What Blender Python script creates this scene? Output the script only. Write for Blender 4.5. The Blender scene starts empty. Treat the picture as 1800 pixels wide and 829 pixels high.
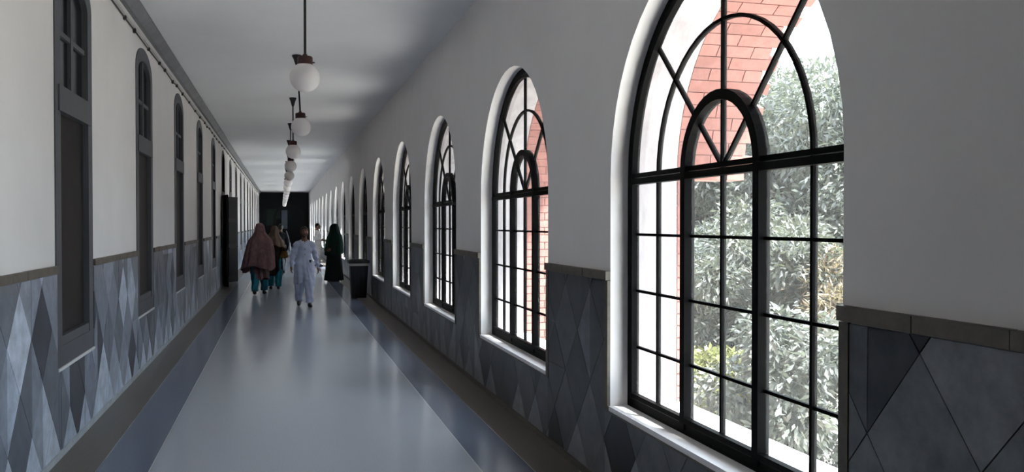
import bpy, bmesh, math, random
import numpy as np
from mathutils import Vector, Matrix

SC = bpy.context.scene
COL = SC.collection
R = math.radians
PI = math.pi

# ------------------------------------------------------------------ camera, sky, exposure
CAMH = 1.70
cam_d = bpy.data.cameras.new('camera')
cam = bpy.data.objects.new('camera', cam_d)
COL.objects.link(cam)
cam_d.sensor_width = 36.0
cam_d.lens = 1465.0 / 1800.0 * 36.0
cam_d.clip_start = 0.05
cam_d.clip_end = 500
cam.location = (0, 0, CAMH)
cam.rotation_euler = (PI / 2 - 0.0143, 0, -0.2701)
SC.camera = cam

world = bpy.data.worlds.new('sky')
SC.world = world
world.use_nodes = True
wn = world.node_tree.nodes
bg = wn['Background']
bg.inputs['Color'].default_value = (0.77, 0.885, 1.0, 1)     # hazy white sky
bg.inputs['Strength'].default_value = 1.0

sun_d = bpy.data.lights.new('sun', 'SUN')
sun_d.energy = 5.0
sun_d.angle = R(5)
sun_d.color = (1.0, 0.975, 0.95)
sun = bpy.data.objects.new('sun', sun_d)
COL.objects.link(sun)
sd_ = Vector((0.64 * math.cos(R(62)), -0.77 * math.cos(R(62)), math.sin(R(62))))
sun.rotation_euler = sd_.to_track_quat('Z', 'Y').to_euler()      # high hazy sun on the garden side, behind the camera

vs = SC.view_settings
vs.view_transform = 'Standard'
vs.look = 'None'
vs.gamma = 1.0
vs.use_curve_mapping = False
vs.exposure = 2.95
cy = SC.cycles
cy.use_denoising = True
cy.max_bounces = 9
cy.diffuse_bounces = 7
cy.glossy_bounces = 4
cy.transparent_max_bounces = 16
cy.sample_clamp_indirect = 12
cy.caustics_reflective = False
cy.caustics_refractive = False

# ------------------------------------------------------------------ dimensions
W, WL = 2.012, 1.571            # right / left wall faces (lateral distance from the camera)
HC = CAMH + 2.379               # ceiling
Y0, Y1 = -5.0, 65.0             # back and far end of the corridor
DADO = 1.400
CAP = 0.056
SPR = 1.988                     # springing of the right-hand arches
SILL = 0.545
RW = 1.136                      # half width of a right window opening
CR, SR = 3.79, 3.555            # first right window, spacing
THICK = 0.46                    # outer wall
CL, SL = 7.263, 3.50            # first left window, spacing
HL = 0.605
LSILL, LSPR, LRISE = 0.65, 3.47, 0.30
MIDX = (W - WL) / 2
rng = random.Random(7)

# ------------------------------------------------------------------ helpers
def link(o, parent=None):
    COL.objects.link(o)
    if parent is not None:
        o.parent = parent
    return o

def mesh(name, V, F, smooth=False):
    m = bpy.data.meshes.new(name)
    m.from_pydata([tuple(map(float, v)) for v in V], [], [tuple(int(i) for i in f) for f in F])
    m.update()
    if smooth:
        m.polygons.foreach_set('use_smooth', [True] * len(m.polygons))
    return m

def ob(name, m, mat, parent=None, loc=None, rot=None):
    o = bpy.data.objects.new(name, m)
    if mat is not None and len(m.materials) == 0:
        m.materials.append(mat)
    link(o, parent)
    if loc is not None:
        o.location = loc
    if rot is not None:
        o.rotation_euler = rot
    return o

def tag(o, label=None, cat=None, group=None, kind=None):
    if label: o['label'] = label
    if cat: o['category'] = cat
    if group: o['group'] = group
    if kind: o['kind'] = kind
    return o

def empty(name, loc=(0, 0, 0), rz=0):
    o = bpy.data.objects.new(name, None)
    o.empty_display_size = 0.1
    o.location = loc
    o.rotation_euler = (0, 0, rz)
    return link(o)

class MB:
    """collects geometry of ONE piece"""
    def __init__(s):
        s.V, s.F = [], []
    def add(s, V, F):
        n = len(s.V)
        s.V += [tuple(v) for v in V]
        s.F += [tuple(i + n for i in f) for f in F]
        return s
    def box(s, x0, x1, y0, y1, z0, z1):
        V = [(x, y, z) for x in (x0, x1) for y in (y0, y1) for z in (z0, z1)]
        F = [(0, 1, 3, 2), (4, 6, 7, 5), (0, 4, 5, 1), (2, 3, 7, 6), (0, 2, 6, 4), (1, 5, 7, 3)]
        return s.add(V, F)
    def prism(s, poly, x0, x1):
        """convex polygon in (y, z), extruded along x"""
        n = len(poly)
        V = [(x0, p[0], p[1]) for p in poly] + [(x1, p[0], p[1]) for p in poly]
        F = [tuple(range(n)), tuple(range(2 * n - 1, n - 1, -1))]
        F += [(i, n + i, n + (i + 1) % n, (i + 1) % n) for i in range(n)]
        return s.add(V, F)
    def ribbon(s, path, w, x0, x1, closed=False):
        """bar of rectangular section following a path in the (y, z) plane"""
        P = np.array(path, float)
        n = len(P)
        N = np.zeros_like(P)
        for i in range(n):
            if closed:
                a, b, c = P[i - 1], P[i], P[(i + 1) % n]
            else:
                a, b, c = P[max(i - 1, 0)], P[i], P[min(i + 1, n - 1)]
            t1 = b - a if np.linalg.norm(b - a) > 1e-9 else c - b
            t2 = c - b if np.linalg.norm(c - b) > 1e-9 else t1
            t1 = t1 / np.linalg.norm(t1); t2 = t2 / np.linalg.norm(t2)
            n1 = np.array([-t1[1], t1[0]]); n2 = np.array([-t2[1], t2[0]])
            m = n1 + n2
            m = m / np.linalg.norm(m)
            N[i] = m / max(0.3, float(m @ n1))
        A, B = P + N * w / 2, P - N * w / 2
        V = []
        for i in range(n):
            V += [(x0, *A[i]), (x1, *A[i]), (x1, *B[i]), (x0, *B[i])]
        F = []
        for i in range(n if closed else n - 1):
            p, q = 4 * i, 4 * ((i + 1) % n)
            for k in range(4):
                l = (k + 1) % 4
                F.append((p + k, p + l, q + l, q + k))
        if not closed:
            F += [(3, 2, 1, 0), (4 * n - 4, 4 * n - 3, 4 * n - 2, 4 * n - 1)]
        return s.add(V, F)
    def lathe(s, prof, seg=24, cx=0, cy=0):
        """profile of (r, z)"""
        n = len(prof)
        V = [(cx + r * math.cos(2 * PI * k / seg), cy + r * math.sin(2 * PI * k / seg), z) for k in range(seg) for r, z in prof]
        F = []
        for k in range(seg):
            a, b = k * n, ((k + 1) % seg) * n
            for i in range(n - 1):
                F.append((a + i, b + i, b + i + 1, a + i + 1))
        return s.add(V, F)
    def tube(s, P, rad, seg=8):
        P = [Vector(p) for p in P]
        rads = rad if isinstance(rad, (list, tuple)) else [rad] * len(P)
        V, F = [], []
        for i, p in enumerate(P):
            t = (P[min(i + 1, len(P) - 1)] - P[max(i - 1, 0)]).normalized()
            u = t.orthogonal().normalized() if i == 0 else (u - t * u.dot(t)).normalized()
            v = t.cross(u)
            for k in range(seg):
                a = 2 * PI * k / seg
                V.append(p + (u * math.cos(a) + v * math.sin(a)) * rads[i])
        for i in range(len(P) - 1):
            for k in range(seg):
                l = (k + 1) % seg
                F.append((i * seg + k, i * seg + l, (i + 1) * seg + l, (i + 1) * seg + k))
        F.append(tuple(range(seg - 1, -1, -1)))
        F.append(tuple((len(P) - 1) * seg + k for k in range(seg)))
        return s.add([tuple(v) for v in V], F)
    def mesh(s, name, smooth=False):
        m = mesh(name, s.V, s.F, False)
        bm = bmesh.new(); bm.from_mesh(m)
        bmesh.ops.recalc_face_normals(bm, faces=bm.faces)
        bm.to_mesh(m); bm.free()
        if smooth:
            m.polygons.foreach_set('use_smooth', [True] * len(m.polygons))
            try:
                m.set_sharp_from_angle(angle=R(38))
            except Exception:
                pass
        return m
    def build(s, name, mat, parent=None, smooth=False, loc=None, rot=None):
        return ob(name, s.mesh(name, smooth), mat, parent, loc, rot)

ORD = ['nearest', 'second', 'third', 'fourth', 'fifth', 'sixth', 'seventh', 'eighth', 'ninth', 'tenth', 'eleventh', 'twelfth',
       'thirteenth', 'fourteenth', 'fifteenth', 'sixteenth', 'seventeenth', 'eighteenth', 'nineteenth', 'twentieth']

# ------------------------------------------------------------------ materials
MATS = {}
def mat(name, col, rough=0.6, metal=0.0, spec=0.5, var=0.0, vscale=6.0, bump=0.0, bscale=60.0, objcol=False, stretch=None, col2=None, f2=0.5, coat=0.0, randv=0.0):
    m = bpy.data.materials.new(name)
    m.use_nodes = True
    nt = m.node_tree
    b = nt.nodes['Principled BSDF']
    b.inputs['Roughness'].default_value = rough
    b.inputs['Metallic'].default_value = metal
    b.inputs['Specular IOR Level'].default_value = spec
    b.inputs['Coat Weight'].default_value = coat
    b.inputs['Base Color'].default_value = (*col, 1)
    src = None
    tc = nt.nodes.new('ShaderNodeTexCoord')
    geo = nt.nodes.new('ShaderNodeNewGeometry')
    mp = nt.nodes.new('ShaderNodeMapping')
    nt.links.new(geo.outputs['Position'], mp.inputs['Vector'])
    if stretch: mp.inputs['Scale'].default_value = stretch
    if objcol:
        oi = nt.nodes.new('ShaderNodeObjectInfo')
        src = oi.outputs['Color']
    if randv:
        oi = nt.nodes.new('ShaderNodeObjectInfo')
        mr = nt.nodes.new('ShaderNodeMapRange')
        mr.inputs['To Min'].default_value = 1 - randv
        mr.inputs['To Max'].default_value = 1 + randv
        nt.links.new(oi.outputs['Random'], mr.inputs['Value'])
        mx = nt.nodes.new('ShaderNodeMix'); mx.data_type = 'RGBA'; mx.blend_type = 'MULTIPLY'
        mx.inputs['Factor'].default_value = 1
        if src: nt.links.new(src, mx.inputs['A'])
        else: mx.inputs['A'].default_value = (*col, 1)
        nt.links.new(mr.outputs['Result'], mx.inputs['B'])
        src = mx.outputs['Result']
    if col2 is not None:
        no = nt.nodes.new('ShaderNodeTexNoise')
        no.inputs['Scale'].default_value = vscale
        no.inputs['Detail'].default_value = 8
        no.inputs['Roughness'].default_value = 0.62
        nt.links.new(mp.outputs['Vector'], no.inputs['Vector'])
        cr = nt.nodes.new('ShaderNodeValToRGB')
        cr.color_ramp.elements[0].position = max(0.0, f2 - 0.13)
        cr.color_ramp.elements[1].position = min(1.0, f2 + 0.13)
        nt.links.new(no.outputs['Fac'], cr.inputs['Fac'])
        mx = nt.nodes.new('ShaderNodeMix'); mx.data_type = 'RGBA'
        nt.links.new(cr.outputs['Color'], mx.inputs['Factor'])
        if src: nt.links.new(src, mx.inputs['A'])
        else: mx.inputs['A'].default_value = (*col, 1)
        mx.inputs['B'].default_value = (*col2, 1)
        src = mx.outputs['Result']
    if var:
        no = nt.nodes.new('ShaderNodeTexNoise')
        no.inputs['Scale'].default_value = vscale
        no.inputs['Detail'].default_value = 6
        no.inputs['Roughness'].default_value = 0.65
        nt.links.new(mp.outputs['Vector'], no.inputs['Vector'])
        mr = nt.nodes.new('ShaderNodeMapRange')
        mr.inputs['From Min'].default_value = 0.3
        mr.inputs['From Max'].default_value = 0.7
        mr.inputs['To Min'].default_value = 1 - var
        mr.inputs['To Max'].default_value = 1 + var
        nt.links.new(no.outputs['Fac'], mr.inputs['Value'])
        mx = nt.nodes.new('ShaderNodeMix'); mx.data_type = 'RGBA'; mx.blend_type = 'MULTIPLY'
        mx.inputs['Factor'].default_value = 1
        if src: nt.links.new(src, mx.inputs['A'])
        else: mx.inputs['A'].default_value = (*col, 1)
        nt.links.new(mr.outputs['Result'], mx.inputs['B'])
        src = mx.outputs['Result']
    if src: nt.links.new(src, b.inputs['Base Color'])
    if bump:
        no = nt.nodes.new('ShaderNodeTexNoise')
        no.inputs['Scale'].default_value = bscale
        no.inputs['Detail'].default_value = 4
        nt.links.new(mp.outputs['Vector'], no.inputs['Vector'])
        bp = nt.nodes.new('ShaderNodeBump')
        bp.inputs['Strength'].default_value = bump
        bp.inputs['Distance'].default_value = 0.01
        nt.links.new(no.outputs['Fac'], bp.inputs['Height'])
        nt.links.new(bp.outputs['Normal'], b.inputs['Normal'])
    MATS[name] = m
    return m

PLASTER = mat('white_plaster', (0.80, 0.77, 0.755), 0.75, spec=0.25, var=0.035, vscale=1.3, bump=0.06, bscale=35)
CEIL = mat('ceiling_plaster', (0.84, 0.85, 0.87), 0.6, spec=0.3, var=0.03, vscale=0.7)
REVEAL = mat('white_gloss_paint', (0.90, 0.885, 0.885), 0.45, spec=0.35, var=0.02, vscale=3)
LIME = mat('weathered_limewash', (0.37, 0.345, 0.355), 0.9, spec=0.15, var=0.22, vscale=5, stretch=(1.4, 1.4, 0.5), bump=0.2, bscale=25)
MARBLE = mat('grey_marble', (0.3, 0.3, 0.32), 0.33, spec=0.4, objcol=True, var=0.32, vscale=7.0)
GROUT = mat('pale_grout', (0.30, 0.31, 0.32), 0.85, var=0.15)
CAPM = mat('brown_stone', (0.115, 0.100, 0.078), 0.5, var=0.25, vscale=14, bump=0.1)
STEEL = mat('black_steel_paint', (0.0018, 0.0018, 0.002), 0.5, spec=0.04)
GREYP = mat('grey_wood_paint', (0.085, 0.090, 0.100), 0.5, spec=0.35, var=0.1, vscale=4, stretch=(1, 1, 0.15))
DARKP = mat('dark_brown_panel', (0.017, 0.016, 0.016), 0.55, spec=0.2, var=0.2, vscale=5)
DARKGLASS = mat('dark_pane', (0.006, 0.007, 0.009), 0.15, spec=0.3)  # opaque; darkness of the rooms behind is put into the pane colour
TERR = mat('pale_terrazzo', (0.41, 0.435, 0.49), 0.16, spec=0.5, var=0.13, vscale=120)
TERRD = mat('dark_blue_terrazzo', (0.145, 0.172, 0.235), 0.20, spec=0.42, var=0.35, vscale=150)
MARG = mat('brown_terrazzo', (0.135, 0.118, 0.100), 0.34, spec=0.35, var=0.25, vscale=60)
STRIP = mat('pale_divider', (0.42, 0.42, 0.42), 0.4)
CORN = mat('grey_cornice', (0.20, 0.205, 0.215), 0.6, var=0.2, vscale=3)
WHITEB = mat('white_batten', (0.66, 0.66, 0.65), 0.6, var=0.1)
CABLE = mat('dark_cable', (0.05, 0.045, 0.04), 0.6)
ENDM = mat('dark_end', (0.008, 0.009, 0.012), 0.6, spec=0.2, var=0.2)  # near-black: the unlit space past the corridor end put into the colour
GLOBE = mat('opal_glass', (0.95, 0.92, 0.92), 0.22, spec=0.5)
def opal(m):
    nt = m.node_tree
    b = nt.nodes['Principled BSDF']
    out = [n for n in nt.nodes if n.type == 'OUTPUT_MATERIAL'][0]
    tl = nt.nodes.new('ShaderNodeBsdfTranslucent'); tl.inputs['Color'].default_value = (0.95, 0.92, 0.92, 1)
    mx = nt.nodes.new('ShaderNodeMixShader'); mx.inputs['Fac'].default_value = 0.4
    nt.links.new(b.outputs[0], mx.inputs[1]); nt.links.new(tl.outputs[0], mx.inputs[2]); nt.links.new(mx.outputs[0], out.inputs['Surface'])
opal(GLOBE)
MAROON = mat('maroon_metal', (0.045, 0.012, 0.010), 0.4, spec=0.4)
RODM = mat('black_rod', (0.012, 0.011, 0.011), 0.45)
BRICK = mat('red_brick', (0.265, 0.112, 0.092), 0.85, var=0.16, vscale=18, bump=0.25, bscale=60, randv=0.14)
BRICKW = mat('brick_backing', (0.36, 0.17, 0.135), 0.9, var=0.2, vscale=10)
MORTAR = mat('mortar', (0.30, 0.155, 0.13), 0.95, var=0.1)
GROUND = mat('dry_ground', (0.44, 0.42, 0.38), 0.95, var=0.25, vscale=1.2)
BARK = mat('bark', (0.10, 0.085, 0.07), 0.9, var=0.35, vscale=9, stretch=(1, 1, 0.2))

def glass_mat():
    m = bpy.data.materials.new('window_glass'); m.use_nodes = True
    nt = m.node_tree; nt.nodes.clear()
    out = nt.nodes.new('ShaderNodeOutputMaterial')
    tr = nt.nodes.new('ShaderNodeBsdfTransparent'); tr.inputs['Color'].default_value = (0.97, 0.985, 0.98, 1)
    gl = nt.nodes.new('ShaderNodeBsdfGlossy'); gl.inputs['Roughness'].default_value = 0.04
    df = nt.nodes.new('ShaderNodeBsdfTranslucent'); df.inputs['Color'].default_value = (0.9, 0.9, 0.9, 1)
    lw = nt.nodes.new('ShaderNodeLayerWeight'); lw.inputs['Blend'].default_value = 0.5
    pw = nt.nodes.new('ShaderNodeMath'); pw.operation = 'POWER'; pw.inputs[1].default_value = 5.0
    fr = nt.nodes.new('ShaderNodeMath'); fr.operation = 'MULTIPLY_ADD'; fr.inputs[1].default_value = 0.3; fr.inputs[2].default_value = 0.02
    nt.links.new(lw.outputs['Facing'], pw.inputs[0]); nt.links.new(pw.outputs[0], fr.inputs[0])
    m1 = nt.nodes.new('ShaderNodeMixShader'); m1.inputs['Fac'].default_value = 0.012      # haze of the overbright garden mixed into the glass
    nt.links.new(tr.outputs[0], m1.inputs[1]); nt.links.new(df.outputs[0], m1.inputs[2])
    m2 = nt.nodes.new('ShaderNodeMixShader')
    nt.links.new(fr.outputs[0], m2.inputs['Fac']); nt.links.new(m1.outputs[0], m2.inputs[1]); nt.links.new(gl.outputs[0], m2.inputs[2])
    nt.links.new(m2.outputs[0], out.inputs['Surface'])
    return m
GLASS = glass_mat()

def leaf_mat(name, c1, c2, rough=0.4):
    m = mat(name, c1, rough, spec=0.5, col2=c2, vscale=1.7, f2=0.5)
    nt = m.node_tree
    b = nt.nodes['Principled BSDF']
    out = [n for n in nt.nodes if n.type == 'OUTPUT_MATERIAL'][0]
    tl = nt.nodes.new('ShaderNodeBsdfTranslucent')
    tl.inputs['Color'].default_value = (c2[0] * 1.2, c2[1] * 1.3, c2[2], 1)
    mx = nt.nodes.new('ShaderNodeMixShader'); mx.inputs['Fac'].default_value = 0.25
    nt.links.new(b.outputs[0], mx.inputs[1]); nt.links.new(tl.outputs[0], mx.inputs[2])
    nt.links.new(mx.outputs[0], out.inputs['Surface'])
    return m

# ------------------------------------------------------------------ the setting: floor, ceiling, end walls
fl = tag(MB().box(-WL - 0.3, W + 0.46, Y0, Y1, -0.3, -0.012).build('floor', MORTAR), 'polished terrazzo floor of the long corridor', 'floor', kind='structure')
b1, b2 = -1.235, -0.885
b3, b4 = 2 * MIDX - b2, 2 * MIDX - b1
for nm, a, b, m in (('margin', -WL, b1, MARG), ('border_band', b1, b2, TERRD), ('centre_field', b2, b3, TERR), ('border_band', b3, b4, TERRD), ('margin', b4, W, MARG)):
    MB().box(a + 0.003, b - 0.003, Y0, Y1, -0.012, 0).build(nm, m, fl)
for x in (b1, b2, b3, b4):
    MB().box(x - 0.003, x + 0.003, Y0, Y1, -0.012, 0.0003).build('divider_strip', STRIP, fl)
tag(MB().box(-WL - 0.3, W + 0.46, Y0, Y1, HC, HC + 0.35).build('ceiling', CEIL), 'plain pale grey plaster ceiling above the corridor', 'ceiling', kind='structure')
tag(MB().box(-WL - 0.3, W + 0.46, Y0 - 0.3, Y0, -0.3, HC + 0.35).build('wall_back', ENDM), 'unseen dark screen added behind the camera to dim the near walls', 'wall', kind='structure')  # unseen; added dark so less light reaches the near right wall

# ---- far end wall: near-black in place of the unlit space beyond, with an arched doorway
ew = tag(MB().box(-WL - 0.3, W + 0.46, Y1, Y1 + 0.3, -0.3, HC + 0.35).build('wall_end', ENDM), 'dark wall closing the far end of the corridor', 'wall', kind='structure')
d2 = empty('door_2', (MIDX + 0.35, Y1, 0)); tag(d2, 'dark arched doorway in the far end wall', 'door', kind='structure')
arc = [(1.05 * math.cos(a), 2.1 + 1.05 * math.sin(a)) for a in np.linspace(0, PI, 17)]
pathd = [(1.05, 0)] + arc + [(-1.05, 0)]
o = MB().ribbon(pathd, 0.16, -0.10, 0).build('door_frame', DARKP, d2); o.rotation_euler = (0, 0, PI / 2)
for s in (-1, 1):
    MB().box(min(0, s) * 0.95 + 0.01, max(0, s) * 0.95 - 0.01, -0.05, -0.005, 0.02, 2.1).build('door_leaf', ENDM, d2)
MB().box(-0.55, -0.12, -0.07, -0.05, 1.35, 2.75).build('pane', mat('blue_pane', (0.10, 0.13, 0.17), 0.2), d2)
nb = MB().box(-0.5, 0.5, -0.03, 0, -0.6, 0.6).build('notice_board', mat('green_baize', (0.012, 0.035, 0.024), 0.8), None, loc=(-0.55, Y1 - 0.002, 2.2))
tag(nb, 'dark green board hung on the far end wall', 'notice board')
for q in ((-0.5, 0.5, 0.6, 0.64), (-0.5, 0.5, -0.64, -0.6)):
    MB().box(q[0], q[1], -0.04, 0, q[2], q[3]).build('board_frame', DARKP, nb)
for q in ((-0.54, -0.5), (0.5, 0.54)):
    MB().box(q[0], q[1], -0.04, 0, -0.64, 0.64).build('board_frame', DARKP, nb)

# ------------------------------------------------------------------ walls with arched openings
def arch_pts(c, hw, spr, rise, n=24):
    return [(c + hw * math.cos(a), spr + rise * math.sin(a)) for a in np.linspace(PI, 0, n + 1)]

def wall_with_openings(name, face, back, centres, hw, sill, spr, rise, label, door=None, n=24, cover_back=True):
    V, F, MI = [], [], []
    def quad(p, mi=0):
        k = len(V); V.extend(p); F.append((k, k + 1, k + 2, k + 3)); MI.append(mi)
    for x in ((face, back) if cover_back else (face,)):
        mi = 0 if x == face else 2
        y = Y0
        for i, c in enumerate(centres):
            s0 = 0.0 if door == i else sill
            quad([(x, y, -0.3), (x, c - hw, -0.3), (x, c - hw, HC), (x, y, HC)], mi)
            quad([(x, c - hw, -0.3), (x, c + hw, -0.3), (x, c + hw, s0), (x, c - hw, s0)], mi)
            A = arch_pts(c, hw, spr, rise, n)
            for p, q in zip(A[:-1], A[1:]):
                quad([(x, p[0], p[1]), (x, q[0], q[1]), (x, q[0], HC), (x, p[0], HC)], mi)
            y = c + hw
        quad([(x, y, -0.3), (x, Y1, -0.3), (x, Y1, HC), (x, y, HC)], mi)
    for i, c in enumerate(centres):
        s0 = 0.0 if door == i else sill
        L = [(c - hw, s0)] + arch_pts(c, hw, spr, rise, n) + [(c + hw, s0), (c - hw, s0)]
        mid = face + 0.15 if face > 0 else back
        for p, q in zip(L[:-1], L[1:]):
            quad([(face, *p), (face, *q), (mid, *q), (mid, *p)], 1)
            if mid != back: quad([(mid, *p), (mid, *q), (back, *q), (back, *p)], 3)
    m = bpy.data.meshes.new(name); m.from_pydata(V, [], F); m.update()
    for k in (PLASTER, REVEAL if face > 0 else GREYP, BRICKW if face > 0 else PLASTER, LIME): m.materials.append(k)
    m.polygons.foreach_set('material_index', MI)
    return tag(ob(name, m, None), label, 'wall', kind='structure')

RC = [CR + (i - 1) * SR for i in range(1, 18)]
RC = [c for c in RC if c + RW < Y1 - 0.3]
LC = [CL + (i - 1) * SL for i in range(1, 18)]
LC = [c for c in LC if c + HL < Y1 - 0.3]
LDOOR = 5                                                       # bay with the open door (index in LC)
wall_r = wall_with_openings('wall_right', W, W + THICK, RC, RW, SILL - 0.03, SPR, RW, 'white plastered right wall pierced by tall arched windows')
wall_l = wall_with_openings('wall_left', -WL, -WL - 0.3, LC, HL, LSILL, LSPR, LRISE, 'white plastered left wall with narrow grey window recesses', door=LDOOR, n=14)
MB().box(-WL - 0.34, -WL - 0.3, Y0, Y1, -0.3, HC).build('wall_core', PLASTER, wall_l)

# ------------------------------------------------------------------ right windows (black steel)
FX0, FX1 = W + 0.118, W + 0.172
RF = RW - 0.028
R1, R2 = 0.366, 0.748
def arcp(r, a0, a1, n):
    return [(r * math.cos(a), SPR + r * math.sin(a)) for a in np.linspace(a0, a1, n + 1)]

WM = {}
def wm(key, mb, smooth=False):
    if key not in WM:
        WM[key] = mb().mesh(key, smooth)
    return WM[key]
BOT = SILL + 0.028
ROWS = [BOT + (SPR - BOT) * k / 4 for k in range(5)]
def sector(r0, r1, a0, a1, n=5):
    o_ = [(r1 * math.cos(a), SPR + r1 * math.sin(a)) for a in np.linspace(a0, a1, n + 1)]
    if r0 == 0: return o_ + [(0, SPR)]
    return o_ + [(r0 * math.cos(a), SPR + r0 * math.sin(a)) for a in np.linspace(a1, a0, n + 1)]
def strip_prism(mb, r0, r1, a0, a1, x0, x1, n=5):
    for a, b in zip(np.linspace(a0, a1, n + 1)[:-1], np.linspace(a0, a1, n + 1)[1:]):
        if r0 == 0:
            poly = [(0, SPR), (r1 * math.cos(a), SPR + r1 * math.sin(a)), (r1 * math.cos(b), SPR + r1 * math.sin(b))]
        else:
            poly = [(r0 * math.cos(a), SPR + r0 * math.sin(a)), (r1 * math.cos(a), SPR + r1 * math.sin(a)),
                    (r1 * math.cos(b), SPR + r1 * math.sin(b)), (r0 * math.cos(b), SPR + r0 * math.sin(b))]
        mb.prism(poly, x0, x1)
    return mb
GX0, GX1 = W + 0.148, W + 0.152
def right_window(i, c, near):
    lab = ('arched black steel window overlooking trees, nearest on the right wall' if i == 0 else
           'arched black steel window, %s from the camera on the right wall' % ORD[i])
    w = empty('window_%d' % (i + 1), (0, c, 0))
    tag(w, lab, 'window', 'arched steel windows of the right wall', 'structure')
    full = [(-RF, BOT)] + [(p[0], p[1]) for p in arcp(RF, PI, 0, 32)] + [(RF, BOT)]
    ob('frame', wm('frame', lambda: MB().ribbon(full, 0.056, FX0, FX1, closed=True)), STEEL, w)
    rin = RF - 0.052
    full2 = [(-rin, BOT + 0.052)] + arcp(rin, PI, 0, 32) + [(rin, BOT + 0.052)]
    ob('casement_rim', wm('casement_rim', lambda: MB().ribbon(full2, 0.028, FX0 - 0.012, FX1 - 0.03, closed=True)), STEEL, w)
    ob('sill', wm('sill', lambda: MB().box(W - 0.012, W + THICK + 0.06, -RW, RW, SILL - 0.03, SILL)), REVEAL, w)
    ob('transom', wm('transom', lambda: MB().box(FX0 - 0.01, FX1 - 0.01, -RF, RF, SPR - 0.042, SPR - 0.006).box(FX0, FX1 - 0.02, -RF, RF, SPR + 0.0, SPR + 0.026)), STEEL, w)
    for s in (-1, 1):
        ob('mullion', wm('mullion', lambda: MB().box(FX0 - 0.012, FX1 - 0.005, -0.026, 0.026, BOT, SPR)), STEEL, w, loc=(0, s * R1, 0))
    ob('arch_mullion', wm('arch_mullion', lambda: MB().ribbon([(R1, SPR)] + arcp(R1, 0, PI, 20)[1:-1] + [(-R1, SPR)], 0.052, FX0 - 0.012, FX1 - 0.005)), STEEL, w)
    A, B = W + 0.136, W + 0.162
    ob('arch_muntin', wm('arch_muntin', lambda: MB().ribbon(arcp(R2, 0, PI, 26), 0.018, A, B)), STEEL, w)
    for k, a in enumerate((PI / 4, PI / 2, 3 * PI / 4)):
        ob('spoke', wm('spoke%d' % k, lambda: MB().ribbon([(0, SPR), (RF * math.cos(a), SPR + RF * math.sin(a))], 0.016, A, B)), STEEL, w)
    for y in (-R2, 0, R2):
        ob('muntin', wm('muntin_v', lambda: MB().box(A, B, -0.009, 0.009, BOT, SPR)), STEEL, w, loc=(0, y, 0))
    for z in ROWS[1:4]:
        for k, (p, q) in enumerate(((-RF, -R1), (-R1, R1), (R1, RF))):
            ob('muntin', wm('muntin_h%d' % k, lambda: MB().box(A + 0.004, B - 0.004, p, q, -0.008, 0.008)), STEEL, w, loc=(0, 0, z))
    cols = [-RF, -R2, -R1, 0, R1, R2, RF]
    radii = [0, R1, R2, RF]
    if near:
        for a in range(6):
            for b in range(4):
                ob('pane', wm('pane_%d' % a, lambda: MB().box(GX0, GX1, cols[a], cols[a + 1], 0, ROWS[1] - ROWS[0])), GLASS, w, loc=(0, 0, ROWS[b]))
        for a in range(3):
            for k in range(4):
                ob('pane', wm('pane_s%d%d' % (a, k), lambda: strip_prism(MB(), radii[a], radii[a + 1], k * PI / 4, (k + 1) * PI / 4, GX0, GX1)), GLASS, w)
    else:
        ob('pane', wm('pane_all', lambda: strip_prism(MB().box(GX0, GX1, -RF, RF, BOT, SPR), 0, RF, 0, PI, GX0, GX1, 20)), GLASS, w)
    return w
for i, c in enumerate(RC):
    right_window(i, c, i <= 6)

# ------------------------------------------------------------------ brick hood arches and piers outside the right windows
XB0, XB1 = W + THICK + 0.004, W + THICK + 0.494
pitch = PI / 44
def brick_mesh(key, depth, rad=0.115):
    def f():
        t = (RW + 0.005) * pitch * 0.5 - 0.0032
        return MB().prism([(-t, 0.0), (t, 0.0), (t * 1.1, rad), (-t * 1.1, rad)], 0, depth)
    return wm(key, f)
for i, c in enumerate(RC[:7]):
    t = empty('brick_arch', (0, c, SPR))
    tag(t, 'red brick arch with toothed edge outside the %s window of the right wall' % ORD[i], 'arch', 'brick arches outside the windows')
    outer = [((RW + 0.03) * math.cos(a), (RW + 0.03) * math.sin(a)) for a in np.linspace(0, PI, 33)]
    V, F = [], []
    for a in np.linspace(0, PI, 45):
        for x, r in ((XB0, RW + 0.015), (XB1 - 0.02, RW + 0.015), (XB1 - 0.02, RW + 0.16), (XB0, RW + 0.16)):
            V.append((x, r * math.cos(a), r * math.sin(a)))
    for k in range(44):
        for e in range(4):
            f = (e + 1) % 4
            F.append((4 * k + e, 4 * k + f, 4 * k + 4 + f, 4 * k + 4 + e))
    F += [(0, 1, 2, 3), (179, 178, 177, 176)]
    ob('mortar_core', WM.setdefault('mortar_core', mesh('mortar_core', V, F)), MORTAR, t)
    for k in range(44):
        a = (k + 0.5) * pitch
        odd = k % 2
        tooth = 0.085 if odd else 0.0
        L = 0.49 + tooth
        cuts = [0, 0.235, L] if odd else [0, 0.12, 0.36, L]
        for x0, x1 in zip(cuts[:-1], cuts[1:]):
            dp = x1 - x0 - 0.006
            o = ob('brick', brick_mesh('brick_%d' % round(dp * 1000), dp), BRICK, t)
            o.location = (XB0 + x0 + 0.004, (RW + 0.005) * math.cos(a), (RW + 0.005) * math.sin(a))
            o.rotation_euler = (a - PI / 2, 0, 0)
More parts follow.
